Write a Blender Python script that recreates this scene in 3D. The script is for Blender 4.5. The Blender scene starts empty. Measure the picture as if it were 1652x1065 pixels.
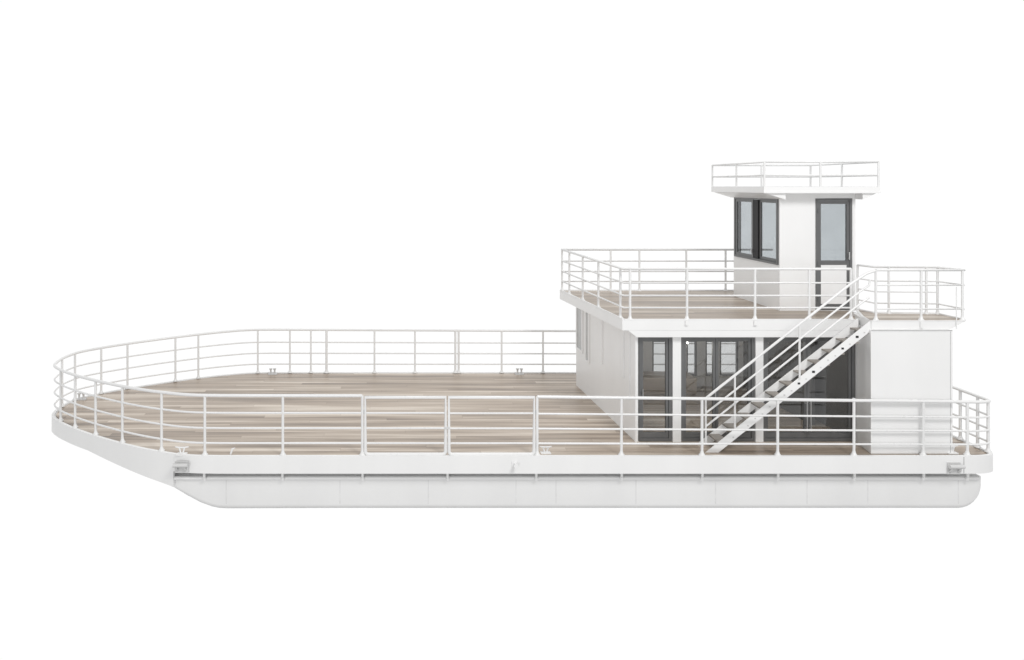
import bpy, bmesh, math, random
from mathutils import Vector, Matrix
random.seed(7)
S = bpy.context.scene
C = S.collection

# ------------------------------------------------------------------ camera, world, lamps, exposure
# metres; x runs towards the stern, y across the deck away from the viewer, z up, main deck at z = 0
EYE = 4.905          # eye height above the main deck
DIST = 12.0          # distance to the near deck edge
UNIT = 89.3          # survey scale: sketch units per metre at the near deck edge
cam_d = bpy.data.cameras.new('camera')
cam = bpy.data.objects.new('camera', cam_d); C.objects.link(cam)
cam.location = (0, -DIST, EYE); cam.rotation_euler = (math.radians(90), 0, 0)
cam_d.sensor_width = 36; cam_d.lens = 36*DIST*UNIT/1652
cam_d.shift_x = (826-635)/1652; cam_d.shift_y = -(532.5-300)/1652
cam_d.clip_end = 500
S.camera = cam

ROOM, FLOOR = .60, .18
W = bpy.data.worlds.new('World'); S.world = W; W.use_nodes = True
nt = W.node_tree
bg = nt.nodes['Background']
tc = nt.nodes.new('ShaderNodeTexCoord'); sx = nt.nodes.new('ShaderNodeSeparateXYZ')
# a white studio: bright sweep behind and under the boat, dimmer room behind the viewer and far overhead / underfoot
def wramp(sock, lo, hi, v0):
    r = nt.nodes.new('ShaderNodeMapRange'); r.interpolation_type = 'SMOOTHSTEP'
    for i, v in ((1, lo), (2, hi), (3, v0), (4, 1.0)): r.inputs[i].default_value = v
    nt.links.new(sock, r.inputs[0]); return r.outputs[0]
nt.links.new(tc.outputs['Generated'], sx.inputs[0])
wy = wramp(sx.outputs['Y'], -.05, .34, ROOM); wz = wramp(sx.outputs['Z'], -.97, -.76, FLOOR)
wm = nt.nodes.new('ShaderNodeMath'); wm.operation = 'MULTIPLY'; nt.links.new(wy, wm.inputs[0]); nt.links.new(wz, wm.inputs[1])
wk = nt.nodes.new('ShaderNodeMath'); wk.operation = 'MULTIPLY'; wk.inputs[1].default_value = 1.02
bg.inputs[0].default_value = (1, 1, 1, 1); nt.links.new(wm.outputs[0], wk.inputs[0]); nt.links.new(wk.outputs[0], bg.inputs[1])

def area(name, loc, target, size, energy):
    d = bpy.data.lights.new(name, 'AREA'); d.shape = 'DISK'; d.size = size; d.energy = energy
    d.color = (1, .995, .988)
    o = bpy.data.objects.new(name, d); C.objects.link(o); o.location = loc
    o.rotation_euler = (Vector(target)-Vector(loc)).to_track_quat('-Z', 'Y').to_euler()
area('key_softbox', (9, -13, 17), (2.5, 2, 0), 6, 2100)
area('fill_softbox', (-7, -25, 3.5), (1, 0, .5), 9, 1280)

S.view_settings.view_transform = 'Standard'; S.view_settings.look = 'None'
S.view_settings.exposure = 0; S.view_settings.gamma = 1; S.view_settings.use_curve_mapping = False
S.cycles.max_bounces = 10; S.cycles.transparent_max_bounces = 24

# ------------------------------------------------------------------ survey helpers
def DY(s): return DIST*(1/s-1)                       # depth of a plane from its foreshortening
def PX(a, s): return (a-635)/s/UNIT
def PZ(b, s): return EYE-(b-300)/s/UNIT
def P(a, b, s): return Vector((PX(a, s), DY(s), PZ(b, s)))
def fs(y): return 1/(1+y/DIST)

# ------------------------------------------------------------------ materials
def mat(name):
    m = bpy.data.materials.new(name); m.use_nodes = True
    return m, m.node_tree, m.node_tree.nodes['Principled BSDF']
def N(t, kind, **kw):
    n = t.nodes.new(kind)
    for k, v in kw.items(): setattr(n, k, v)
    return n
def ramp(t, src, stops):
    r = N(t, 'ShaderNodeValToRGB'); e = r.color_ramp.elements
    e[0].position, e[0].color = stops[0][0], (*stops[0][1], 1)
    e[1].position, e[1].color = stops[-1][0], (*stops[-1][1], 1)
    for p, c in stops[1:-1]:
        k = e.new(p); k.color = (*c, 1)
    t.links.new(src, r.inputs[0]); return r.outputs[0]
def noise(t, scale, detail=4, stretch=(1, 1, 1), rough=.55):
    tcn = N(t, 'ShaderNodeTexCoord'); mpn = N(t, 'ShaderNodeMapping'); mpn.inputs['Scale'].default_value = stretch
    nn = N(t, 'ShaderNodeTexNoise'); nn.inputs['Scale'].default_value = scale; nn.inputs['Detail'].default_value = detail
    nn.inputs['Roughness'].default_value = rough
    t.links.new(tcn.outputs['Object'], mpn.inputs[0]); t.links.new(mpn.outputs[0], nn.inputs['Vector'])
    return nn.outputs[0]

def paint(name, v, rough=.38, wear=.03, bump=.02):
    m, t, b = mat(name)
    n1 = noise(t, 1.1, 6, (1, 1, .35)); 
    t.links.new(ramp(t, n1, [(.3, (v-wear, v-wear, v-wear*1.05)), (.62, (v, v, v*.997))]), b.inputs['Base Color'])
    n2 = noise(t, 9, 3)
    t.links.new(ramp(t, n2, [(.3, (rough-.06,)*3), (.7, (rough+.08,)*3)]), b.inputs['Roughness'])
    if bump:
        bp = N(t, 'ShaderNodeBump'); bp.inputs['Strength'].default_value = bump; bp.inputs['Distance'].default_value = .05
        t.links.new(noise(t, 2.2, 2), bp.inputs['Height']); t.links.new(bp.outputs[0], b.inputs['Normal'])
    return m
M_white = paint('white_paint', .86, .38, .035)
M_hull = paint('hull_paint', .83, .42, .04, .05)
M_rail = paint('rail_paint', .82, .3, .04, 0)
M_steel = paint('cleat_paint', .66, .4, .08, 0)
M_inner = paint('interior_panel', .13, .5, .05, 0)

def frame_mat():
    m, t, b = mat('dark_grey_aluminium')
    t.links.new(ramp(t, noise(t, 3, 4, (1, 1, .2)), [(.3, (.135, .137, .139)), (.7, (.172, .174, .176))]), b.inputs['Base Color'])
    b.inputs['Metallic'].default_value = .25; b.inputs['Roughness'].default_value = .42
    return m
M_frame = frame_mat()
def plain(name, col, rough, metal=0):
    m, t, b = mat(name)
    c2 = tuple(x*.86 for x in col)
    t.links.new(ramp(t, noise(t, 6, 3), [(.35, c2), (.65, col)]), b.inputs['Base Color'])
    b.inputs['Roughness'].default_value = rough; b.inputs['Metallic'].default_value = metal
    return m
M_black = plain('opening_black', (.012, .012, .013), .6)  # black for the dark of the sash gap and the stringer slots
M_chrome = plain('brushed_steel', (.62, .62, .62), .28, 1)
M_panelgrey = plain('pale_grey_panel', (.55, .56, .56), .35)
M_tread = plain('tread_plate', (.31, .285, .26), .55)
M_lamp, t_, b_ = mat('lamp_glow'); b_.inputs['Base Color'].default_value = (.9, .9, .88, 1)
b_.inputs['Emission Color'].default_value = (1, .97, .92, 1); b_.inputs['Emission Strength'].default_value = 4
M_weld = plain('weld_paint', (.79, .79, .79), .5)
M_seam = plain('seam_sealant', (.52, .52, .52), .6)

def glass(name, tint, refl):
    m = bpy.data.materials.new(name); m.use_nodes = True; t = m.node_tree
    for n in list(t.nodes): t.nodes.remove(n)
    out = N(t, 'ShaderNodeOutputMaterial'); mix = N(t, 'ShaderNodeMixShader')
    tr = N(t, 'ShaderNodeBsdfTransparent'); gl = N(t, 'ShaderNodeBsdfGlossy'); gl.inputs['Roughness'].default_value = .015
    t.links.new(ramp(t, noise(t, .8, 2), [(.3, tuple(x*.94 for x in tint)), (.7, tint)]), tr.inputs['Color'])
    lw = N(t, 'ShaderNodeLayerWeight'); lw.inputs['Blend'].default_value = .5
    pw_ = N(t, 'ShaderNodeMath', operation='POWER'); pw_.inputs[1].default_value = 4; t.links.new(lw.outputs['Facing'], pw_.inputs[0])
    ma = N(t, 'ShaderNodeMath', operation='MULTIPLY_ADD'); ma.inputs[1].default_value = .7; ma.inputs[2].default_value = refl
    t.links.new(pw_.outputs[0], ma.inputs[0])
    t.links.new(ma.outputs[0], mix.inputs[0]); t.links.new(tr.outputs[0], mix.inputs[1]); t.links.new(gl.outputs[0], mix.inputs[2])
    t.links.new(mix.outputs[0], out.inputs[0])
    return m
M_glass = glass('grey_tinted_glass', (.84, .845, .845), .10)
M_clear = glass('clear_glass', (.965, .97, .97), .03)
M_paleglass = glass('pale_blue_glass', (.868, .884, .893), .03)

def wood(name, gain=1.0):
    m, t, b = mat(name)
    tcn = N(t, 'ShaderNodeTexCoord')
    br = N(t, 'ShaderNodeTexBrick')
    br.offset = 0
    br.inputs['Color1'].default_value = (0, 0, 0, 1); br.inputs['Color2'].default_value = (1, 1, 1, 1)
    br.inputs['Mortar'].default_value = (.5, .5, .5, 1)
    br.inputs['Scale'].default_value = 1; br.inputs['Mortar Size'].default_value = .0
    br.inputs['Brick Width'].default_value = 4.2; br.inputs['Row Height'].default_value = .145
    # stagger the board ends irregularly from row to row
    sp = N(t, 'ShaderNodeSeparateXYZ'); t.links.new(tcn.outputs['Object'], sp.inputs[0])
    def m1(op, a, v):
        n = N(t, 'ShaderNodeMath', operation=op); t.links.new(a, n.inputs[0]); n.inputs[1].default_value = v; return n.outputs[0]
    sh_ = m1('MULTIPLY', m1('FLOOR', m1('DIVIDE', sp.outputs['Y'], .145), 0), 1.618*4.2)
    ax = N(t, 'ShaderNodeMath', operation='ADD'); t.links.new(sp.outputs['X'], ax.inputs[0]); t.links.new(sh_, ax.inputs[1])
    cb = N(t, 'ShaderNodeCombineXYZ'); t.links.new(ax.outputs[0], cb.inputs['X']); t.links.new(sp.outputs['Y'], cb.inputs['Y'])
    t.links.new(cb.outputs[0], br.inputs['Vector'])
    # every board gets its own grain: shift the noise by the board's random value
    add = N(t, 'ShaderNodeVectorMath', operation='MULTIPLY_ADD')
    add.inputs[1].default_value = (.5, .10, .9)
    t.links.new(br.outputs['Color'], add.inputs[0]); t.links.new(tcn.outputs['Object'], add.inputs[2])
    def grain(stretch, scale, detail):
        mpn = N(t, 'ShaderNodeMapping'); mpn.inputs['Scale'].default_value = stretch
        nn = N(t, 'ShaderNodeTexNoise'); nn.inputs['Scale'].default_value = scale; nn.inputs['Detail'].default_value = detail
        t.links.new(add.outputs[0], mpn.inputs[0]); t.links.new(mpn.outputs[0], nn.inputs['Vector']); return nn.outputs[0]
    g1 = grain((.16, 3.1, 1), 1.4, 5); g2 = grain((.22, 15, 1), 1.5, 3)
    def mth(op, a, bb):
        n = N(t, 'ShaderNodeMath', operation=op)
        for i, x in enumerate((a, bb)):
            if isinstance(x, (int, float)): n.inputs[i].default_value = x
            else: t.links.new(x, n.inputs[i])
        return n.outputs[0]
    v = mth('ADD', mth('MULTIPLY', g1, .70), mth('ADD', mth('MULTIPLY', g2, .30), mth('MULTIPLY', br.outputs['Color'], .06)))
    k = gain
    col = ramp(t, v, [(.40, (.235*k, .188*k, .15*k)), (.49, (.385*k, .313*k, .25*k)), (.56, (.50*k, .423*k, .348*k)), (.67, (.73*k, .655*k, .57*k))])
    t.links.new(col, b.inputs['Base Color'])
    # joints between the boards: fine dark seams
    br2 = N(t, 'ShaderNodeTexBrick'); br2.offset = 0
    br2.inputs['Color1'].default_value = br2.inputs['Color2'].default_value = (1, 1, 1, 1)
    br2.inputs['Mortar'].default_value = (.74, .71, .68, 1); br2.inputs['Scale'].default_value = 1
    br2.inputs['Mortar Size'].default_value = .004; br2.inputs['Mortar Smooth'].default_value = .2
    br2.inputs['Brick Width'].default_value = 4.2; br2.inputs['Row Height'].default_value = .145
    t.links.new(cb.outputs[0], br2.inputs['Vector'])
    mx = N(t, 'ShaderNodeMix', data_type='RGBA', blend_type='MULTIPLY'); mx.inputs[0].default_value = 1
    t.links.new(col, mx.inputs[6]); t.links.new(br2.outputs['Color'], mx.inputs[7]); t.links.new(mx.outputs[2], b.inputs['Base Color'])
    t.links.new(ramp(t, g1, [(.3, (.30,)*3), (.7, (.48,)*3)]), b.inputs['Roughness'])
    bp = N(t, 'ShaderNodeBump'); bp.inputs['Strength'].default_value = .12; bp.inputs['Distance'].default_value = .01
    t.links.new(g2, bp.inputs['Height']); t.links.new(bp.outputs[0], b.inputs['Normal'])
    return m
M_wood = wood('weathered_deck_planks', 1.0)
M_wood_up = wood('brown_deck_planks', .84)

# ------------------------------------------------------------------ mesh helpers
class MB:
    def __init__(self): self.v = []; self.f = []; self.sm = []
    def add(self, vs, fs_, smooth=False):
        o = len(self.v); self.v += [tuple(x) for x in vs]
        for f in fs_: self.f.append([i+o for i in f]); self.sm.append(smooth)
        return self
    def hexa(self, p):      # 8 points: bottom loop then top loop
        return self.add(p, [(3, 2, 1, 0), (4, 5, 6, 7), (0, 1, 5, 4), (1, 2, 6, 5), (2, 3, 7, 6), (3, 0, 4, 7)])
    def box(self, a, b):
        x0, x1 = sorted((a[0], b[0])); y0, y1 = sorted((a[1], b[1])); z0, z1 = sorted((a[2], b[2]))
        return self.hexa([(x0, y0, z0), (x1, y0, z0), (x1, y1, z0), (x0, y1, z0), (x0, y0, z1), (x1, y0, z1), (x1, y1, z1), (x0, y1, z1)])
    def prism(self, poly, z0, z1):      # polygon in plan, counter-clockwise; z may be a function of (x, y)
        n = len(poly); zf = lambda z, p: z(p[0], p[1]) if callable(z) else z
        vs = [(p[0], p[1], zf(z0, p)) for p in poly]+[(p[0], p[1], zf(z1, p)) for p in poly]
        return self.add(vs, [tuple(range(n-1, -1, -1)), tuple(range(n, 2*n))]+[(i, (i+1) % n, n+(i+1) % n, n+i) for i in range(n)])
    def slab_y(self, poly, y0, y1):     # polygon in x,z extruded along y
        n = len(poly)
        vs = [(p[0], y0, p[1]) for p in poly]+[(p[0], y1, p[1]) for p in poly]
        return self.add(vs, [tuple(range(n)), tuple(range(2*n-1, n-1, -1))]+[(i, n+i, n+(i+1) % n, (i+1) % n) for i in range(n)])
    def wall(self, a, b, z0, z1, th, side=1):      # upright panel between two plan points
        a = Vector(a[:2]); b = Vector(b[:2]); d = (b-a).normalized(); n = Vector((-d.y, d.x))*th*side
        q = [a, b, b+n, a+n]
        if side < 0: q = [b, a, a+n, b+n]
        return self.prism([tuple(x) for x in q], z0, z1)
    def tube(self, pts, r, n=10, closed=False):
        pts = [Vector(p) for p in pts]
        m = len(pts); rings = []
        up = None
        for i, p in enumerate(pts):
            if closed: t = (pts[(i+1) % m]-pts[i-1]).normalized(); sc = 1
            elif i == 0: t = (pts[1]-p).normalized(); sc = 1
            elif i == m-1: t = (p-pts[i-1]).normalized(); sc = 1
            else:
                a = (p-pts[i-1]).normalized(); b = (pts[i+1]-p).normalized(); t = (a+b).normalized()
                sc = 1/max(.5, a.dot(t))
            if up is None:
                up = Vector((0, 0, 1)) if abs(t.z) < .9 else Vector((1, 0, 0))
            s_ = t.cross(up).normalized(); u = s_.cross(t).normalized(); up = u
            rr = r[i] if isinstance(r, (list, tuple)) else r
            rings.append([p+(s_*math.cos(2*math.pi*k/n)*(sc if i not in (0, m-1) else 1)+u*math.sin(2*math.pi*k/n))*rr for k in range(n)])
        vs = [q for R in rings for q in R]; fc = []
        for i in range(m if closed else m-1):
            j = (i+1) % m
            for k in range(n):
                fc.append((i*n+k, i*n+(k+1) % n, j*n+(k+1) % n, j*n+k))
        self.add(vs, fc, True)
        if not closed:
            self.add(rings[0], [tuple(range(n-1, -1, -1))]); self.add(rings[-1], [tuple(range(n))])
        return self
    def lathe(self, c, prof, n=12):     # prof: (radius, z) upward from c
        return self.tube([(c[0], c[1], c[2]+z) for _, z in prof], [r for r, _ in prof], n)
    def build(self, name, m, parent=None, bevel=0):
        me = bpy.data.meshes.new(name); me.from_pydata(self.v, [], self.f)
        bm = bmesh.new(); bm.from_mesh(me); bmesh.ops.recalc_face_normals(bm, faces=bm.faces); bm.to_mesh(me); bm.free()
        me.polygons.foreach_set('use_smooth', self.sm); me.materials.append(m); me.update()
        o = bpy.data.objects.new(name, me); C.objects.link(o)
        if parent: o.parent = parent
        if bevel:
            bv = o.modifiers.new('edge', 'BEVEL'); bv.width = bevel; bv.segments = 2; bv.limit_method = 'ANGLE'; bv.angle_limit = math.radians(40)
        return o
def holder(name, parent):
    o = bpy.data.objects.new(name, None); C.objects.link(o); o.parent = parent; o.empty_display_size = .2
    return o
def frame_y(mb, x0, x1, z0, z1, y0, y1, w, wb=None, wt=None):      # rectangular frame standing in the x,z plane
    wb = wb or w; wt = wt or w
    mb.box((x0, y0, z0), (x0+w, y1, z1)); mb.box((x1-w, y0, z0), (x1, y1, z1))
    mb.box((x0+w, y0, z0), (x1-w, y1, z0+wb)); mb.box((x0+w, y0, z1-wt), (x1-w, y1, z1))

boat = bpy.data.objects.new('passenger_boat', None); C.objects.link(boat)
boat['label'] = 'white flat decked passenger boat with railings, staircase and raised pilot house'
boat['category'] = 'boat'

# ------------------------------------------------------------------ plan of the main deck
BEAM = 5.433; YC = BEAM/2
half = [(-7.40, 0), (-7.365, .31), (-7.26, .61), (-6.93, .965), (-6.41, 1.37), (-5.81, 1.76), (-5.14, 2.14), (-4.62, 2.39), (-4.25, 2.53), (-3.95, 2.63), (-3.60, 2.695), (-3.15, 2.7165)]
def spline(pts, k=10):
    out = []
    for i in range(len(pts)-1):
        p0 = Vector(pts[max(i-1, 0)]); p1 = Vector(pts[i]); p2 = Vector(pts[i+1]); p3 = Vector(pts[min(i+2, len(pts)-1)])
        for j in range(k):
            u = j/k
            out.append(.5*((2*p1)+(p2-p0)*u+(2*p0-5*p1+4*p2-p3)*u*u+(3*p1-p0-3*p2+p3)*u**3))
    out.append(Vector(pts[-1])); return out
ctrl = [(x, YC+w) for x, w in reversed(half)]+[(x, YC-w) for x, w in half[1:]]
bow_curve = [(p.x, p.y) for p in spline(ctrl)]           # far shoulder -> tip -> near shoulder
STERN = 10.975
def corner(x, y, sx_, sy_, r=.42, n=8):
    return [(x-sx_*r*(1-math.cos(a)), y-sy_*r*(1-math.sin(a))) for a in [math.pi/2*i/n for i in range(n+1)]]
near_c = list(reversed(corner(STERN, 0, 1, -1)))          # from the stern side round to the near side
near_c = [(STERN-.46+.46*math.sin(a), .20*(1-math.cos(a))) for a in [math.pi/2*i/8 for i in range(9)]]
far_c = [(STERN-.46+.46*math.cos(a), BEAM-.20+.20*math.sin(a)) for a in [math.pi/2*i/8 for i in range(9)]]
outline = bow_curve+near_c+far_c                          # runs counter-clockwise seen from above
def inset(poly, d):
    n = len(poly); out = []
    for i in range(n):
        a = Vector(poly[i-1]); p = Vector(poly[i]); b = Vector(poly[(i+1) % n])
        t = (b-a); t = t.normalized() if t.length > 1e-6 else Vector((1, 0))
        nrm = Vector((-t.y, t.x)); out.append(tuple(p+nrm*d))
    return out

# ------------------------------------------------------------------ hull
STRAKE = -.295
hull_y0 = DY(.985); hull_y1 = BEAM-hull_y0
zb = PZ(819.5, .978)
prof = []          # keel line: x, bottom z
for a, b in [(279, 789), (300, 800.5), (322, 810.5), (340, 816.2), (352, 818.4), (366, 819)]:
    prof.append((PX(a, .985), PZ(b, .985)-.055*(b-789)/30))
xs_end = PX(1577.5, .980); rr = .37
body = [(x, z) for x, z in prof]+[(x, zb) for x in (-1, 2, 5, 8)]
for i in range(9):
    a = math.pi/2*i/8
    body.append((xs_end-rr+rr*math.sin(a), zb+rr*(1-math.cos(a))))
hull = MB(); hz = -.42
rings = []
def ring(x, z):
    c = min(.11, max(.02, (hz-z)*.4)); pts = []
    for i in range(5):
        a = math.pi/2*i/4; pts.append((x, hull_y0+c*(1-math.sin(a)), z+c*(1-math.cos(a))))
    near = [(x, hull_y0, hz)]+list(reversed(pts))
    far = [(x, BEAM-p[1], p[2]) for p in reversed(near)]
    near = [(p[0], p[1], p[2]) for p in near]
    return near+far
# order: top near, down the near side, across the bottom, up the far side
rs = [ring(x, min(z, hz-.03)) for x, z in body]
n = len(rs[0]); fc = []
for i in range(len(rs)-1):
    for k in range(n):
        fc.append((i*n+k, i*n+(k+1) % n, (i+1)*n+(k+1) % n, (i+1)*n+k))
fc.append(tuple(range(n))); fc.append(tuple((len(rs)-1)*n+k for k in reversed(range(n))))
hull.add([q for r in rs for q in r], fc, True)
# recessed upper strake of the hull between the pontoon and the deck edge, and the deck plate itself
hull.box((prof[0][0]+.02, hull_y0+.24, hz-.05), (xs_end-.06, hull_y1-.24, -.235))
H = hull.build('hull', M_hull, boat)
ed = H.modifiers.new('edges', 'EDGE_SPLIT'); ed.split_angle = math.radians(35)
for a in (365, 548.5, 691, 832.5, 897, 1026, 1154.5, 1302, 1400, 1546):
    x = PX(a, .985); MB().box((x-.008, hull_y0-.003, zb+.12), (x+.008, hull_y0+.02, hz-.01)).build('weld_seam', M_weld, H)
MB().tube([(prof[0][0]+.02, hull_y0-.012, -.447), (xs_end-.06, hull_y0-.012, -.447)], .036).build('rubbing_rail', M_white, H)
for a in (330, 456, 585, 722, 865, 1002.5, 1132.5, 1254.5, 1377.5, 1489, 1560):
    x = PX(a, .99)
    b = MB(); b.tube([(x, .105, STRAKE+.02), (x, .105, -.40)], .024); b.tube([(x, .105, -.40), (x, .125, -.455)], .03)
    b.build('bracket', M_white, H)

deck_plate = MB().prism(inset(outline, .05), -.23, -.012).build('deck_plate', M_white, boat)
# edge band right round the deck, the flared bow panel deepening towards the shoulder
def band_bottom(x):
    x0 = PX(278, .995)
    if x >= x0: return STRAKE
    u = (x0-x)
    return -.585+min(1, u/2.0)**.85*.275 if u < 2.0 else -.31
pts = list(outline)
x0 = PX(278, .995)
def insert_step(p):
    out = []
    for i in range(len(p)):
        a = p[i]; b = p[(i+1) % len(p)]; out.append(a)
        if (a[0]-x0)*(b[0]-x0) < 0:
            t = (x0-a[0])/(b[0]-a[0]); y = a[1]+t*(b[1]-a[1])
            e = .004 if b[0] > a[0] else -.004
            out += [(x0-e, y), (x0+e, y)]
    return out
pts = insert_step(pts); inn = inset(pts, .055)
n = len(pts); vs = []; fc = []
for p, q in zip(pts, inn):
    zt = .022; zl = band_bottom(p[0])
    vs += [(p[0], p[1], zt), (p[0], p[1], zl), (q[0], q[1], zl), (q[0], q[1], zt)]
for i in range(n):
    j = (i+1) % n
    for k in range(4):
        fc.append((4*i+k, 4*i+(k+1) % 4, 4*j+(k+1) % 4, 4*j+k))
sb = MB().add(vs, fc, True)
strake = sb.build('edge_band', M_white, boat)
ed = strake.modifiers.new('edges', 'EDGE_SPLIT'); ed.split_angle = math.radians(30)
# seams of the band
sm = MB()
xs_ = PX(1555, 1); sm.box((xs_-.007, -.003, STRAKE+.01), (xs_+.007, .02, .01))
sm.build('weld_seam', M_seam, strake)
# raked bottom of the bow
nb = [p for p in inset(bow_curve, .06) if p[0] < x0-.05]
tipi = len(nb)//2
vs = []; fc = []
nears = list(reversed(nb[tipi:])); fars = nb[:tipi+1]
m_ = min(len(nears), len(fars))
for i in range(m_):
    a = nears[i]; b = fars[min(i, len(fars)-1)]
    vs += [(a[0], a[1], band_bottom(a[0])+.02), (b[0], b[1], band_bottom(b[0])+.02)]
for i in range(m_-1): fc.append((2*i, 2*i+1, 2*i+3, 2*i+2))
MB().add(vs, fc, True).build('bow_bottom', M_hull, boat)

# planked deck
MB().prism(inset(outline, .085), -.008, .006).build('main_deck', M_wood, boat)

# ------------------------------------------------------------------ railings
def post_mesh(b, base, height, r, foot=True, lean=Vector((0, 0, 0))):
    x, y, z = base
    b.tube([(x, y, z), (x+lean.x, y+lean.y, z+height)], r, 10)
    if foot: b.lathe((x, y, z), [(r*2.3, 0), (r*2.3, .012), (r*1.5, .03), (r*1.02, .075)], 12)
def flat_path(pts, hfun):
    return [Vector((p[0], p[1], p[2]+hfun(p))) for p in pts]

def lerp(x, *k):
    for (x0_, v0), (x1_, v1) in zip(k, k[1:]):
        if x <= x1_: return v0+(v1-v0)*max(0, (x-x0_)/(x1_-x0_))
    return k[-1][1]
def zr(p):         # the rail has a slight sheer: highest amidships and on the far side
    return lerp(p[0], (-7.5, 1.05), (-4, 1.10), (0, 1.095), (5, 1.06), (9, 1.05), (11, .965))+.045*max(0, min(1, p[1]/BEAM))
ri = .055                                                # railing stands this far inside the edge
path = inset(outline, ri)
R_TOP, R_MID, R_POST = .0285, .018, .025
LEVELS = (1, .715, .463, .215)
rail = holder('deck_railing', boat)
# path pieces (plan): far side from the cabin forwards, round the bow, near side to the gate ; then gate to stern, round to the far side
bowp = inset(outline, ri)[:len(bow_curve)]
XG0, XG1 = PX(584.5, .995), PX(866.5, .995)
yN = ri; yF = BEAM-ri
fwd = [(PX(1200, fs(yF)), yF)]+bowp+[(XG0, yN)]
aft_c = path[len(bow_curve):len(bow_curve)+9]; aft_f = path[len(bow_curve)+9:]
aft = [(XG1, yN)]+aft_c+aft_f+[(PX(1200, fs(yF))+.02, yF)]
for pl in (fwd, aft):
    for li, f in enumerate(LEVELS):
        b = MB(); b.tube([(p[0], p[1], zr(p)*f) for p in pl], R_TOP if li == 0 else R_MID, 10)
        b.build('handrail' if li == 0 else 'midrail', M_rail, rail)
def screen(p): return 635+p[0]*fs(p[1])*UNIT
def on_path(pl, a, first=True):
    hits = []
    for i in range(len(pl)-1):
        s0, s1 = screen(pl[i])-a, screen(pl[i+1])-a
        if s0*s1 <= 0 and s0 != s1:
            t = s0/(s0-s1); hits.append((pl[i][0]+t*(pl[i+1][0]-pl[i][0]), pl[i][1]+t*(pl[i+1][1]-pl[i][1])))
    return hits
posts = []
for a in (98, 121.3, 154.3, 197.5, 260.7, 330.5, 456.3):
    posts.append((max(on_path(fwd, a), key=lambda p: -p[1]), 1))
for a in (121, 163.3, 205.7, 283, 320, 416, 467.8, 501.6, 604.2, 669.5, 809.3, 876):
    posts.append((max(on_path(fwd, a), key=lambda p: p[1]), 1))
posts.append((min(fwd, key=lambda p: p[0]), 1))
for a in (526.8, 734.5, 740):
    posts.append((max(on_path(fwd, a), key=lambda p: p[1]), 1.35 if a == 526.8 else 1.15))
posts += [((XG0, yN), 1), ((XG1, yN), 1)]
for a in (1002.5, 1132.5, 1254.5, 1377.5, 1489.3, 1560.5):
    posts.append((min(on_path(aft, a), key=lambda p: p[1]), 1))
posts.append((aft_c[-1], 1))
for y in (.42, .80, 1.35, 2.0, 2.7, 3.4, 4.1, 4.8): posts.append(((STERN-ri, y), 1))
for (p, k) in posts:
    b = MB(); post_mesh(b, (p[0], p[1], .02), zr(p)-.02, R_POST*k); b.build('railing_post', M_rail, rail)

# two boarding gates in the near railing
def gate(x0, x1):
    g = holder('boarding_gate', boat); y = yN; zt = 1.068; z0 = .034; r = .06
    pts = []
    for cx, cz, a0 in ((x0+r, z0+r, 180), (x1-r, z0+r, 270)):
        for i in range(6):
            a = math.radians(a0+90*i/5); pts.append((cx+r*math.cos(a), y, cz+r*math.sin(a)))
    pts += [(x1, y, zt), (x0, y, zt)]
    pts = [pts[0]]+pts[1:]
    b = MB(); b.tube(pts, .031, 10, closed=True); b.build('gate_frame', M_rail, g)
    for f in LEVELS[1:]:
        MB().tube([(x0+.01, y, zr((x0, 0))*f), (x1-.01, y, zr((x0, 0))*f)], .0165).build('gate_bar', M_rail, g)
    return g
XM = PX(721.5, .995)
gate(XG0+.055, XM-.032); gate(XM+.032, XG1-.058)
for x in (XG0+.03, XG1-.03):
    for z in (.2, .8):
        b = MB(); b.tube([(x, yN, z-.04), (x, yN, z+.04)], .014, 8)
        b.build('hinge', M_chrome, boat.children[-1] if x > 0 else boat.children[-2])
MB().box((XM-.04, yN-.035, .50), (XM+.04, yN-.022, .54)).build('latch', M_steel, boat.children[-1])

# ------------------------------------------------------------------ cabin
ZU = 2.361                                                # upper deck
YG = DY(.943)                                             # glass front
YFar = DY(.735)
XL0, XL1 = PX(1025, .943), PX(929.5, .735)                # corner of bow-facing wall, near and far
XR = 8.86
ZT = ZU-.20
cab = MB()
cab.prism([(XL0, YG), (XL0+.07, YG), (XL1+.07, YFar), (XL1, YFar)], .006, ZT)
# far wall with its window openings
fx = [(1050.5, 1077.5), (1105.5, 1122), (1136, 1153), (1159, 1188.5)]
fx = [(PX(a, .735), PX(b, .735)) for a, b in fx]
z_s, z_h = PZ(605, .735), 1.12
prev = XL1+.07
for a, b in fx+[(XR, XR)]:
    cab.box((prev, YFar-.08, .006), (a, YFar, ZT)); prev = b
for a, b in fx:
    cab.box((a, YFar-.08, .006), (b, YFar, z_s)); cab.box((a, YFar-.08, z_h), (b, YFar, ZT))
cab.box((XR, YG+.02, .006), (XR+.08, YFar, ZT))
cabin = cab.build('cabin_wall', M_white, boat)
for a, b in fx:
    mb = MB(); frame_y(mb, a, b, z_s, z_h, YFar-.07, YFar-.01, .035)
    w = mb.build('cabin_window', M_frame, boat)
    MB().box((a+.03, YFar-.045, z_s+.03), (b-.03, YFar-.039, z_h-.03)).build('glass_pane', M_clear, w)
# header and columns of the glazed side
xf0, xf1 = PX(1004, .953), PX(1379, .953); YB = DY(.953)
zh = PZ(544.5, .953)
hd = MB(); hd.slab_y([(XL0-.02, zh), (xf1, zh), (xf1, ZT+.0), (XL0-.19, ZT+.0)], YB+.004, YG+.12)
hd.build('header_beam', M_white, cabin, .006)
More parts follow.
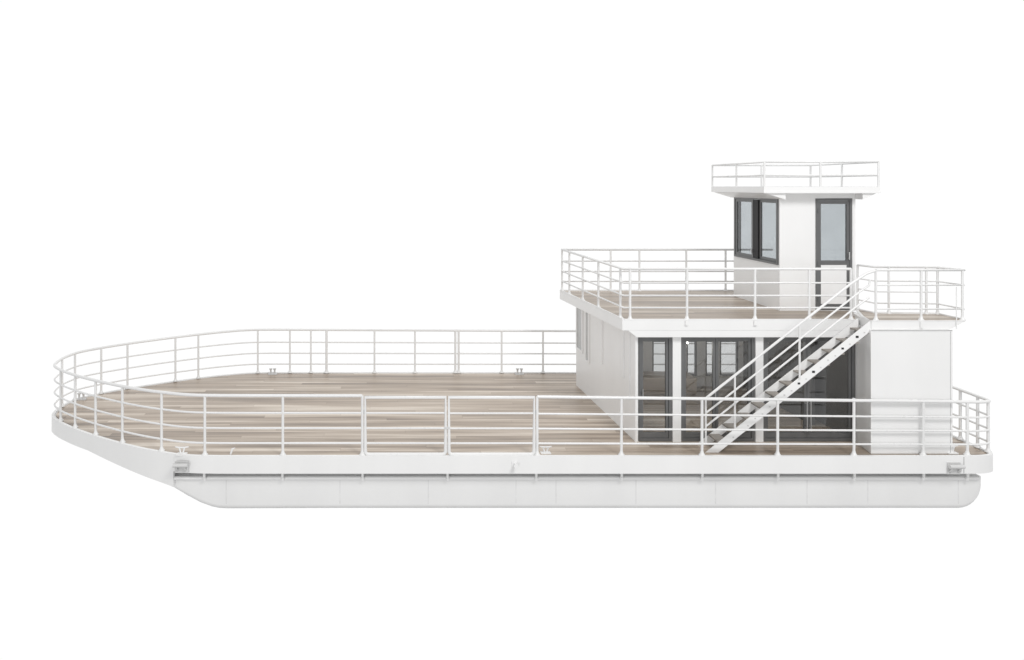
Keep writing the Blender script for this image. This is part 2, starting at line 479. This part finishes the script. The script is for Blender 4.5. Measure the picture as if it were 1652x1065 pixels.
# deeper beam between glass and side room over the stair foot
MB().box((PX(1372, .95), YB+.006, PZ(552.5, .95)), (8.84, YG+.1, zh-.002)).build('header_beam', M_white, cabin)
for a, b in ((1084.5, 1098), (1218, 1230.5)):
    MB().box((PX(a, .943), YG-.03, .006), (PX(b, .943), YG+.10, zh-.003)).build('column', M_white, cabin, .006)
MB().box((XL0-.012, YG-.035, .006), (XL0+.022, YG+.05, zh-.003)).build('corner_trim', M_white, cabin, .004)
# ribs and shuttered windows on the bow-facing wall
def on_wall(s):
    y = DY(s); t = (y-YG)/(YFar-YG); return XL0+(XL1-XL0)*t, y
for s, zl, w in ((.828, 1.02, .035), (.903, 1.06, .03), (.924, .72, .022)):
    x, y = on_wall(s); MB().box((x-.022, y-w/2, zl), (x+.01, y+w/2, ZT-.03)).build('wall_rib', M_white, cabin, .006)
def wall_window(s0, s1, z0, z1, w):
    (xa, ya), (xb, yb) = on_wall(s0), on_wall(s1)
    mb = MB()
    for (y_a, y_b, za, zbb) in ((ya, ya+w, z0, z1), (yb-w, yb, z0, z1), (ya+w, yb-w, z0, z0+w), (ya+w, yb-w, z1-w, z1)):
        xm = lambda y: XL0+(XL1-XL0)*(y-YG)/(YFar-YG)
        mb.hexa([(xm(y_a)-.03, y_a, za), (xm(y_a)+.012, y_a, za), (xm(y_b)+.012, y_b, za), (xm(y_b)-.03, y_b, za),
                 (xm(y_a)-.03, y_a, zbb), (xm(y_a)+.012, y_a, zbb), (xm(y_b)+.012, y_b, zbb), (xm(y_b)-.03, y_b, zbb)])
    o = mb.build('wall_window', M_white, boat)
    MB().hexa([(xa-.006, ya+w, z0+w), (xa+.008, ya+w, z0+w), (xb+.008, yb-w, z0+w), (xb-.006, yb-w, z0+w),
               (xa-.006, ya+w, z1-w), (xa+.008, ya+w, z1-w), (xb+.008, yb-w, z1-w), (xb-.006, yb-w, z1-w)]).build('window_panel', M_panelgrey, o)
wall_window(.760, .738, .93, ZT-.06, .05)
wall_window(.783, .770, .80, ZT-.06, .05)

# glazed doors
def glazed(a, b, splits, name='glass_door', kick=.10):
    x0, x1 = PX(a, .943)+.004, PX(b, .943)-.004; z0, z1 = .012, zh-.004
    o = holder(name, boat)
    mb = MB(); frame_y(mb, x0, x1, z0, z1, YG, YG+.09, .055); mb.build('door_frame', M_frame, o, .003)
    xs = [x0+.055]+[PX(s, .943) for s in splits]+[x1-.055]
    for i in range(len(xs)-1):
        l, r = xs[i]+.004, xs[i+1]-.004
        mb = MB(); frame_y(mb, l, r, z0+.058, z1-.058, YG+.02, YG+.07, .048, kick, .05); mb.build('door_leaf', M_frame, o, .003)
        MB().box((l+.04, YG+.042, z0+.14), (r-.04, YG+.048, z1-.10)).build('glass_pane', M_glass, o)
    return o, xs, z0, z1
o1, xs, z0, z1 = glazed(1029, 1084.3, [])
o2, xs2, z0, z1 = glazed(1098.2, 1217.8, [1155.5])
o3, xs3, z0, z1 = glazed(1230.7, 1380, [1303])
for o, x, s in ((o1, xs[0]+.03, 1), (o2, xs2[1]-.028, 1)):
    b = MB(); b.tube([(x, YG-.03, .86), (x, YG-.03, 1.02)], .011, 8); b.tube([(x, YG-.03, .94), (x, YG+.03, .94)], .012, 8); b.build('door_handle', M_chrome, o)
for dx in (-.035, .035):
    x = xs3[1]+dx; b = MB(); b.tube([(x, YG-.045, .22), (x, YG-.045, .80)], .013, 8)
    for z in (.28, .74): b.tube([(x, YG-.045, z), (x, YG+.03, z)], .009, 8)
    b.build('door_handle', M_chrome, o3)

# two lit lamps hanging under the cabin ceiling close to the glass
for a in (1109, 1237):
    p = P(a, 553, .93)
    lamp = MB().lathe((p.x, p.y, p.z), [(.004, -.024), (.016, -.018), (.023, 0), (.016, .018), (.006, .024)], 12).build('ceiling_lamp', M_lamp, boat)
    MB().tube([(p.x, p.y, p.z+.023), (p.x, p.y, ZT)], .006, 6).build('lamp_rod', M_frame, lamp)
    d = bpy.data.lights.new('lamp_light', 'POINT'); d.energy = 14; d.shadow_soft_size = .05; d.color = (1, .96, .9)
    lo = bpy.data.objects.new('lamp_light', d); C.objects.link(lo); lo.location = (p.x, p.y+.12, p.z-.1)
# low bench and partition seen through the glass
b = MB(); b.box((5.0, 3.55, .01), (7.1, 4.15, .40)); b.build('cabin_bench', M_wood, boat, .01)
MB().box((8.55, 1.6, .01), (8.63, YFar-.09, ZT-.01)).build('cabin_dark_panel', M_inner, boat)
MB().box((XR-.03, YG+.15, .01), (XR-.003, YFar-.09, ZT-.01)).build('cabin_dark_panel', M_inner, boat)  # dark sheet added over the white end wall, darkens the last glass door

# ------------------------------------------------------------------ side room next to the staircase
sr = MB()
ys0 = DY(.9886)
bx0, bx1 = PX(1405, .9886), PX(1537, .9886)
ZP = 2.432
sr.prism([(bx0, ys0), (bx1, ys0), (bx1, 1.02), (8.97, 1.02), (8.85, YG+.01)], .006, ZP-.16)
room = sr.build('side_room', M_white, boat, .006)
sm = MB()
sm.box((bx0+.01, ys0-.006, PZ(534, .9886)), (bx1-.01, ys0+.02, PZ(532.6, .9886)))
sm.box((bx1-.045, ys0-.004, .03), (bx1-.038, ys0+.02, PZ(535, .9886)))
sm.build('panel_seam', M_seam, room)

# ------------------------------------------------------------------ upper deck
xfar = PX(903, .745); YUF = DY(.745)
XRU = 9.36
up_poly = [(xf0, YB), (xf1, YB), (8.83, YB+.02), (XRU-.06, 1.33), (XRU-.06, YUF), (xfar, YUF)]
upper = MB().prism(up_poly, ZT, ZU).build('upper_deck', M_white, boat, .006)
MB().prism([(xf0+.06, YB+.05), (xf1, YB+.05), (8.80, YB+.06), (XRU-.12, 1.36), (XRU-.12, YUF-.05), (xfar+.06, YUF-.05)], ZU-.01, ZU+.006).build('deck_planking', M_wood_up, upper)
# toe rim on the outer edges
rim = MB()
rim.wall((xf0, YB), (xfar, YUF), ZU+.001, ZU+.03, .035, -1)
rim.wall((xfar+.04, YUF), (XRU-.06, YUF), ZU+.001, ZU+.03, .035, -1)
rim.box((xf0+.04, YB-.001, ZU+.001), (xf1, YB+.035, ZU+.018))
rim.build('toe_rim', M_white, upper)
# raised platform over the side room
YP = DY(.985)
pl = [(PX(1406, .985), YP), (PX(1558.5, .985), YP), (PX(1512, .936), DY(.936)), (PX(1410, .93), DY(.93)), (PX(1380, .902), DY(.902)), (8.88, YB+.03)]
ptop = MB(); ptop.prism(pl, ZP-.012, ZP)
# side apron below the platform, tapering out to a thin edge at the stern end
ptop.slab_y([(PX(1406, .985), ZP-.158), (bx1-.01, ZP-.158), (PX(1557, .985), ZP-.014), (PX(1406, .985), ZP-.014)], YP-.0, YP+.03)
plat = ptop.build('stair_platform', M_white, boat)
ap = MB(); ap.prism([(PX(1406, .985)+.005, YP+.031), (bx1, YP+.031), (bx1, .99), (8.98, .99), (8.86, YB+.05)], ZP-.156, ZP-.013); ap.build('apron', M_white, plat)
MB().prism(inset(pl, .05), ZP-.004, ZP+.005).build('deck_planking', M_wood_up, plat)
tr = MB()
for i in range(1, 4):
    pass
tr.wall(pl[1], pl[2], ZP+.0, ZP+.03, .03, 1); tr.wall(pl[2], pl[3], ZP+.0, ZP+.03, .03, 1); tr.wall(pl[3], pl[4], ZP+.0, ZP+.03, .03, 1)
tr.build('toe_rim', M_white, plat)

urail = holder('upper_railing', boat)
def rails(parent, plan, zfun, levels, rt, rm):
    for li, f in enumerate(levels):
        b = MB(); b.tube([(p[0], p[1], zfun(p, f)) for p in plan], rt if li == 0 else rm, 10); b.build('handrail' if li == 0 else 'midrail', M_rail, parent)
def uh(p): return .963+.04*(p[1]-YB)/(YUF-YB)
e = .045
cA, cB = (xf0+e, YB+e), (xfar+e, YUF-e)
ux1 = PX(1378, .953)-.03
uplan = [(XRU-.2, YUF-e), cB, (cA[0]-.0, cA[1]+.0), (ux1, YB+e)]
rails(urail, uplan, lambda p, f: ZU+uh(p)*f, (1, .725, .475, .235), .025, .0165)
ups = []
for s in (.745, .771, .815, .866, .938):
    y = DY(s)-(.04 if s == .745 else 0); t = (y-cA[1])/(cB[1]-cA[1]); t = max(0, min(1, t)); ups.append((cA[0]+(cB[0]-cA[0])*t, y if t < 1 else cB[1]))
for a in (1016.5, 1108.3, 1218, 1305.5): ups.append((PX(a, fs(YB+e)), YB+e))
ups.append((ux1, YB+e))
for a in (985.2, 1031.5, 1107, 1170.5, 1215): ups.append((PX(a, fs(YUF-e)), YUF-e))
for p in ups:
    b = MB(); post_mesh(b, (p[0], p[1], ZU), uh(p), .0235)
    b.build('railing_post', M_rail, urail)
# sockets below the near posts
for a in (1107.5, 1218):
    MB().box((PX(a, .953)-.03, YB-.03, ZU-.10), (PX(a, .953)+.03, YB+.001, ZU-.003)).build('post_socket', M_white, upper, .006)
prail = holder('platform_railing', boat)
q = inset(pl, .04)
pnear = [(PX(1413, fs(q[0][1])), q[0][1]), q[1], q[2], q[3], q[4]]
def ph(p): return .925-.03*(p[1]-YP)
for li, f in enumerate((1, .70, .47, .225)):
    seg = pnear if li != 2 else pnear[2:]
    MB().tube([(p[0], p[1], ZP+ph(p)*f) for p in seg], .022 if li == 0 else .014).build('handrail' if li == 0 else 'midrail', M_rail, prail)
pp = [pnear[0], (PX(1486, fs(q[0][1])), q[0][1]), (q[1][0]-.02, q[1][1]), q[2], q[4]]
for a in (1434, 1494.5):
    t = (a-screen(q[3]))/(screen(q[2])-screen(q[3])); pp.append((q[3][0]+(q[2][0]-q[3][0])*t, q[3][1]+(q[2][1]-q[3][1])*t))
for p in pp:
    b = MB(); post_mesh(b, (p[0], p[1], ZP), ph(p), .021); b.build('railing_post', M_rail, prail)
# thin stay rod standing outside the platform, and a post clamp
x = PX(1541, .984)
MB().tube([(x, YP-.015, ZP-.15), (x, YP-.015, ZP+.62)], .008, 8).build('stay_rod', M_rail, prail)
MB().box((PX(1486, .985)-.03, YP-.03, ZP-.13), (PX(1486, .985)+.03, YP-.001, ZP-.004)).build('post_socket', M_white, plat, .006)

# ------------------------------------------------------------------ staircase
st = holder('staircase', boat)
sN = .985; yn = DY(sN)+.02; yf = YB-.03; sF = fs(yf)
def xz(a, b, s): return (PX(a, s), PZ(b, s))
MB().slab_y([xz(1136.5, 733, sN), xz(1157.5, 733, sN), xz(1406.5, 534, sN), xz(1405.5, 518, sN)], yn, yn+.012).build('stringer', M_white, st)
fs0 = xz(1127, 714, sF); fs1 = xz(1384, 513.5, sF)
MB().slab_y([(fs0[0], fs0[1]), (fs0[0]-.02, .008), (fs0[0]+.19, .008), (fs1[0]-.0, fs1[1]-.17), (fs1[0], fs1[1])], yf-.012, yf).build('stringer', M_white, st)
# folded flange on the outer stringer with steel bolts, and black boxes coloured like the shade in open slots
NT = 11
xa, za = xz(1147, 733, sN); xb, zb2 = xz(1406, 526, sN)
for i in range(NT):
    u = (i+.75)/NT
    z = .02+(ZP-.02)*(i+1)/(NT+1); x = xa+.06+(xb-xa)*(i+.62)/(NT)
    t = MB(); t.box((x-.105, yn+.014, z-.028), (x+.105, yf-.014, z))
    t.build('stair_tread', M_tread, st)
    if i > 0:
        for dx, dz, r in ((-.075, -.03, .012), (.06, -.005, .011 if i < 4 else (.02, .013, .017)[i % 3])):
            zc = za+(zb2-za)*(x+dx-xa)/(xb-xa)+dz
            MB().box((x+dx-r*1.3, yn-.004, zc-r), (x+dx+r*1.3, yn+.004, zc+r)).build('bolt_and_slot', M_steel if r < .015 else M_black, st)
sh = .984
lines = [[(1138.5, 643), (1159, 626.5), (1368, 461.5), (1383, 451), (1398, 441.5), (1412, 436.5)],
         [(1138.5, 666.5), (1160, 650), (1388, 470), (1402, 460.5), (1403.5, 451)],
         [(1138.5, 688), (1155, 675), (1380, 496), (1402, 480)]]
for i, L in enumerate(lines):
    MB().tube([P(a, b, sh) for a, b in L], .023 if i == 0 else .017).build('stair_handrail', M_rail, st)
for a, b0, b1 in ((1138.5, 643, 716), (1185.5, 606, 692), (1290, 524, 611)):
    p = P(a, b1, sh); qv = P(a, b0, sh); MB().tube([p, qv], .018).build('stair_post', M_rail, st)
# ------------------------------------------------------------------ pilot house
sTn, sTf = .889, .783
TY0, TY1 = DY(sTn), DY(sTf)
TX0, TX1 = PX(1258, sTn), PX(1380, sTn)
zR0 = PZ(311.5, .905); zW = zR0+.02
th = .06
# door and window openings
dx0, dx1 = PX(1315.5, sTn), PX(1374.5, sTn); dzt = PZ(320, sTn); dzb = ZU+.02
wy0, wy1 = DY(.8865), DY(.7865)
ws = PZ(421, .84); wt = PZ(318.5, .84)
pw = MB()
# near wall
pw.box((TX0, TY0, ZU), (dx0, TY0+th, zW)); pw.box((dx1, TY0, ZU), (TX1, TY0+th, zW)); pw.box((dx0, TY0, dzt), (dx1, TY0+th, zW)); pw.box((dx0, TY0, ZU), (dx1, TY0+th, dzb))
# bow-facing wall
pw.box((TX0, TY0+th, ZU), (TX0+th, TY1, ws)); pw.box((TX0, TY0+th, wt), (TX0+th, TY1, zW))
pw.box((TX0, TY0+th, ws), (TX0+th, wy0, wt)); pw.box((TX0, wy1, ws), (TX0+th, TY1, wt))
# far wall with a wide window
fwx0, fwx1, fz0, fz1 = TX0+.10, TX1-.065, ws-.40, wt+.02
pw.box((TX0+th, TY1-th, ZU), (TX1, TY1, fz0)); pw.box((TX0+th, TY1-th, fz1), (TX1, TY1, zW))
pw.box((TX0+th, TY1-th, fz0), (fwx0, TY1, fz1)); pw.box((fwx1, TY1-th, fz0), (TX1, TY1, fz1))
# stern wall with a window
pw.box((TX1-th, TY0+th, ZU), (TX1, TY1-th, fz0)); pw.box((TX1-th, TY0+th, fz1), (TX1, TY1-th, zW))
pw.box((TX1-th, TY0+th, fz0), (TX1, TY0+.1, fz1)); pw.box((TX1-th, TY1-.09, fz0), (TX1, TY1-th, fz1))
pil = pw.build('pilot_house_wall', M_white, boat)
MB().box((TX0-.008, TY0-.008, ZU+.004), (TX0+.02, TY0+.025, zW-.01)).build('corner_trim', M_white, pil)
MB().box((TX1-.055, TY0-.008, ZU+.004), (TX1-.045, TY0-.001, zW-.01)).build('corner_trim', M_white, pil)
mb = MB(); frame_y(mb, fwx0, fwx1, fz0, fz1, TY1-th-.01, TY1+.01, .035); fw = mb.build('pilot_house_window', M_frame, boat)
MB().box((fwx0+.045, TY1-.035, fz0+.045), (fwx1-.045, TY1-.029, fz1-.045)).build('glass_pane', M_paleglass, fw)
def frame_x(mb, y0, y1, z0, z1, x0, x1, w):
    mb.box((x0, y0, z0), (x1, y0+w, z1)); mb.box((x0, y1-w, z0), (x1, y1, z1)); mb.box((x0, y0+w, z0), (x1, y1-w, z0+w)); mb.box((x0, y0+w, z1-w), (x1, y1-w, z1))
mb = MB(); frame_x(mb, TY0+.1, TY1-.09, fz0, fz1, TX1-th-.005, TX1+.01, .035); fw = mb.build('pilot_house_window', M_frame, boat)
MB().box((TX1-.035, TY0+.13, fz0+.03), (TX1-.029, TY1-.12, fz1-.03)).build('glass_pane', M_paleglass, fw)
# sliding window towards the bow: outer frame, far sash slid outwards, near sash, dark gap between
win = holder('pilot_house_window', boat)
mb = MB(); frame_x(mb, wy0, wy1, ws, wt, TX0-.03, TX0+th, .045); mb.build('window_frame', M_frame, win)
ym = wy0+(wy1-wy0)*.53
def sash(ya, yb, xo):
    mb = MB(); frame_x(mb, ya, yb, ws+.047, wt-.047, xo, xo+.03, .06); o = mb.build('sash', M_frame, win)
    MB().box((xo+.012, ya+.055, ws+.1), (xo+.018, yb-.055, wt-.1)).build('glass_pane', M_paleglass, win)
sash(wy0+.05, ym-.17, TX0+.015)
sash(ym+.02, wy1-.05, TX0-.02)
MB().box((TX0-.015, ym-.168, ws+.05), (TX0+.045, ym+.018, wt-.05)).build('gap_dark_strip', M_black, win)  # black strip stands for the shade in the open gap between sashes
MB().box((TX0-.045, ym+.035, ws+.16), (TX0-.022, ym+.065, ws+.23)).build('window_latch', M_chrome, win)
# door
door = holder('pilot_house_door', boat)
mb = MB(); frame_y(mb, dx0+.003, dx1-.003, dzb+.003, dzt-.003, TY0-.012, TY0+th-.005, .05, .06, .05); mb.build('door_frame', M_frame, door, .003)
l, r = dx0+.056, dx1-.056; b0, t0 = dzb+.066, dzt-.056
zm = PZ(424, sTn)
mb = MB(); frame_y(mb, l, r, b0, t0, TY0-.004, TY0+.04, .055, .06, .06); mb.box((l+.055, TY0-.004, zm-.045), (r-.055, TY0+.04, zm+.045)); mb.build('door_leaf', M_frame, door, .003)
MB().box((l+.05, TY0+.015, zm+.04), (r-.05, TY0+.021, t0-.055)).build('glass_pane', M_paleglass, door)
MB().box((l+.05, TY0+.0, b0+.055), (r-.05, TY0+.025, zm-.04)).build('lower_panel', M_white, door)
b = MB(); b.tube([(r-.028, TY0-.045, zm+.07), (r-.028, TY0-.045, zm+.22)], .012, 8)
for z in (zm+.09, zm+.2): b.tube([(r-.028, TY0-.045, z), (r-.028, TY0, z)], .009, 8)
b.build('door_handle', M_chrome, door)
for z in (b0+.15, zm-.02, t0-.2): MB().tube([(l-.006, TY0-.018, z-.045), (l-.006, TY0-.018, z+.045)], .012, 8).build('hinge', M_frame, door)
# roof: thin fascia over a soffit that slopes down to the walls
RY0, RY1 = DY(.905), DY(.776)
RX0, RX1 = PX(1232.5, .905), PX(1420, .905)
zRt = PZ(301.5, .905)
rf = MB()
zs = PZ(321.5, sTn)
rf.box((RX0, RY0, zR0), (RX1, RY1, zRt))
roof = rf.build('pilot_house_roof', M_white, boat, .004)
sf = MB()
sf.hexa([(TX0-.01, RY0+.03, zs), (TX0-.002, RY0+.03, zs), (TX0-.002, RY1-.04, zs), (TX0-.01, RY1-.04, zs), (RX0+.04, RY0+.03, zR0-.003), (TX0-.002, RY0+.03, zR0-.003), (TX0-.002, RY1-.04, zR0-.003), (RX0+.04, RY1-.04, zR0-.003)])
sf.hexa([(TX1+.002, RY0+.03, zs), (TX1+.01, RY0+.03, zs), (TX1+.01, RY1-.04, zs), (TX1+.002, RY1-.04, zs), (TX1+.002, RY0+.03, zR0-.003), (RX1-.05, RY0+.03, zR0-.003), (RX1-.05, RY1-.04, zR0-.003), (TX1+.002, RY1-.04, zR0-.003)])
sf.build('soffit_bracket', M_white, roof)
lip = MB(); lip.box((RX0-.006, RY0-.012, zR0-.004), (RX1+.006, RY0-.001, zR0+.03)); lip.build('drip_edge', M_white, roof)
MB().box((RX0+.02, RY0+.03, zRt-.002), (RX1-.02, RY1-.03, zRt+.004)).build('roof_covering', M_panelgrey, roof)
rrail = holder('roof_railing', boat)
g = .02
rp_ = [(RX0+g, RY0+g), (RX1-g, RY0+g), (RX1-g, RY1-g), (RX0+g, RY1-g)]
hr = PZ(261.5, .904)-zRt
for li, f in enumerate((1, .46)):
    MB().tube([(p[0], p[1], zRt+hr*f) for p in rp_], .018 if li == 0 else .0165, 8, closed=True).build('handrail' if li == 0 else 'midrail', M_rail, rrail)
for p in rp_+[((RX0+RX1)/2-.02, RY0+g), (RX0+g, (RY0+RY1)/2), (RX1-g, (RY0+RY1)/2), ((RX0+RX1)/2, RY1-g)]:
    MB().tube([(p[0], p[1], zRt-.0), (p[0], p[1], zRt+hr)], .0205, 8).build('railing_post', M_rail, rrail)

# ------------------------------------------------------------------ mooring gear
def horn_cleat(x, y, z, L=.20, h=.11, along=0):
    b = MB(); ca, sa = math.cos(along), math.sin(along)
    for d in (-.045, .045):
        b.tube([(x+d*ca*.3, y+d*sa*.3, z), (x+d*ca*1.1, y+d*sa*1.1, z+h)], .016, 8)
    b.tube([(x-L/2*ca, y-L/2*sa, z+h+.012), (x-L*.2*ca, y-L*.2*sa, z+h), (x+L*.2*ca, y+L*.2*sa, z+h), (x+L/2*ca, y+L/2*sa, z+h+.012)], [.009, .016, .016, .009], 8)
    b.box((x-.09, y-.05, z-.01), (x+.09, y+.05, z+.012))
    return b.build('mooring_cleat', M_white, boat)
def twin_bitt(x, y, z, k=1.0):
    b = MB()
    for d in (-.05, .05):
        b.lathe((x+d*k, y, z), [(.03*k, 0), (.022*k, .03*k), (.022*k, .10*k), (.042*k, .125*k), (.042*k, .14*k)], 10)
    b.box((x-.11*k, y-.05, z-.015), (x+.11*k, y+.05, z+.01))
    return b.build('mooring_bitt', M_steel, boat)
horn_cleat(PX(294, .99), .10, .02, .25, .12)
horn_cleat(PX(880, .985), .17, .01, .22, .11)
horn_cleat(PX(1536, .988), .16, .02, .24, .12)
b = MB(); b.tube([P(371, 737, .99), P(375, 724, .99)], .02, 8); b.tube([P(375, 724, .99), P(379, 723, .99)], .012, 8); b.box(tuple(P(368, 738, .992)), tuple(P(377, 736, .985))); b.build('gangway_bracket', M_white, boat)
for a, y in ((131, None), (440, yF-.12), (838, yF-.12)):
    if y is None:
        p = max(on_path(fwd, a), key=lambda p: p[1]); p = (p[0]+.05, p[1]-.10)
    else: p = (PX(a, fs(y)), y)
    twin_bitt(p[0], p[1], .02, 1.0)
# pipe fairleads on the edge band
def fairlead(a, b):
    x, z = PX(a, 1), PZ(b, 1)
    m = MB()
    m.box((x-.12, -.016, z-.14), (x+.12, -.001, z+.07))
    m.tube([(x-.13, -.075, z+.02), (x+.13, -.075, z+.02)], .036, 12)
    for d in (-.075, .075):
        m.tube([(x+d, -.01, z-.10), (x+d, -.055, z-.06), (x+d, -.07, z+.0)], .02, 8)
    return m.build('fairlead', M_steel, boat)
fairlead(293, 750); fairlead(1538, 752)
x, z = PX(831, 1), PZ(748, 1)
m = MB(); m.tube([(x, -.10, z), (x, -.001, z)], .028, 12); m.tube([(x, -.115, z), (x, -.10, z)], .04, 12); m.box((x-.06, -.012, z-.06), (x+.03, -.001, z+.05))
m.build('mooring_stub', M_white, boat)
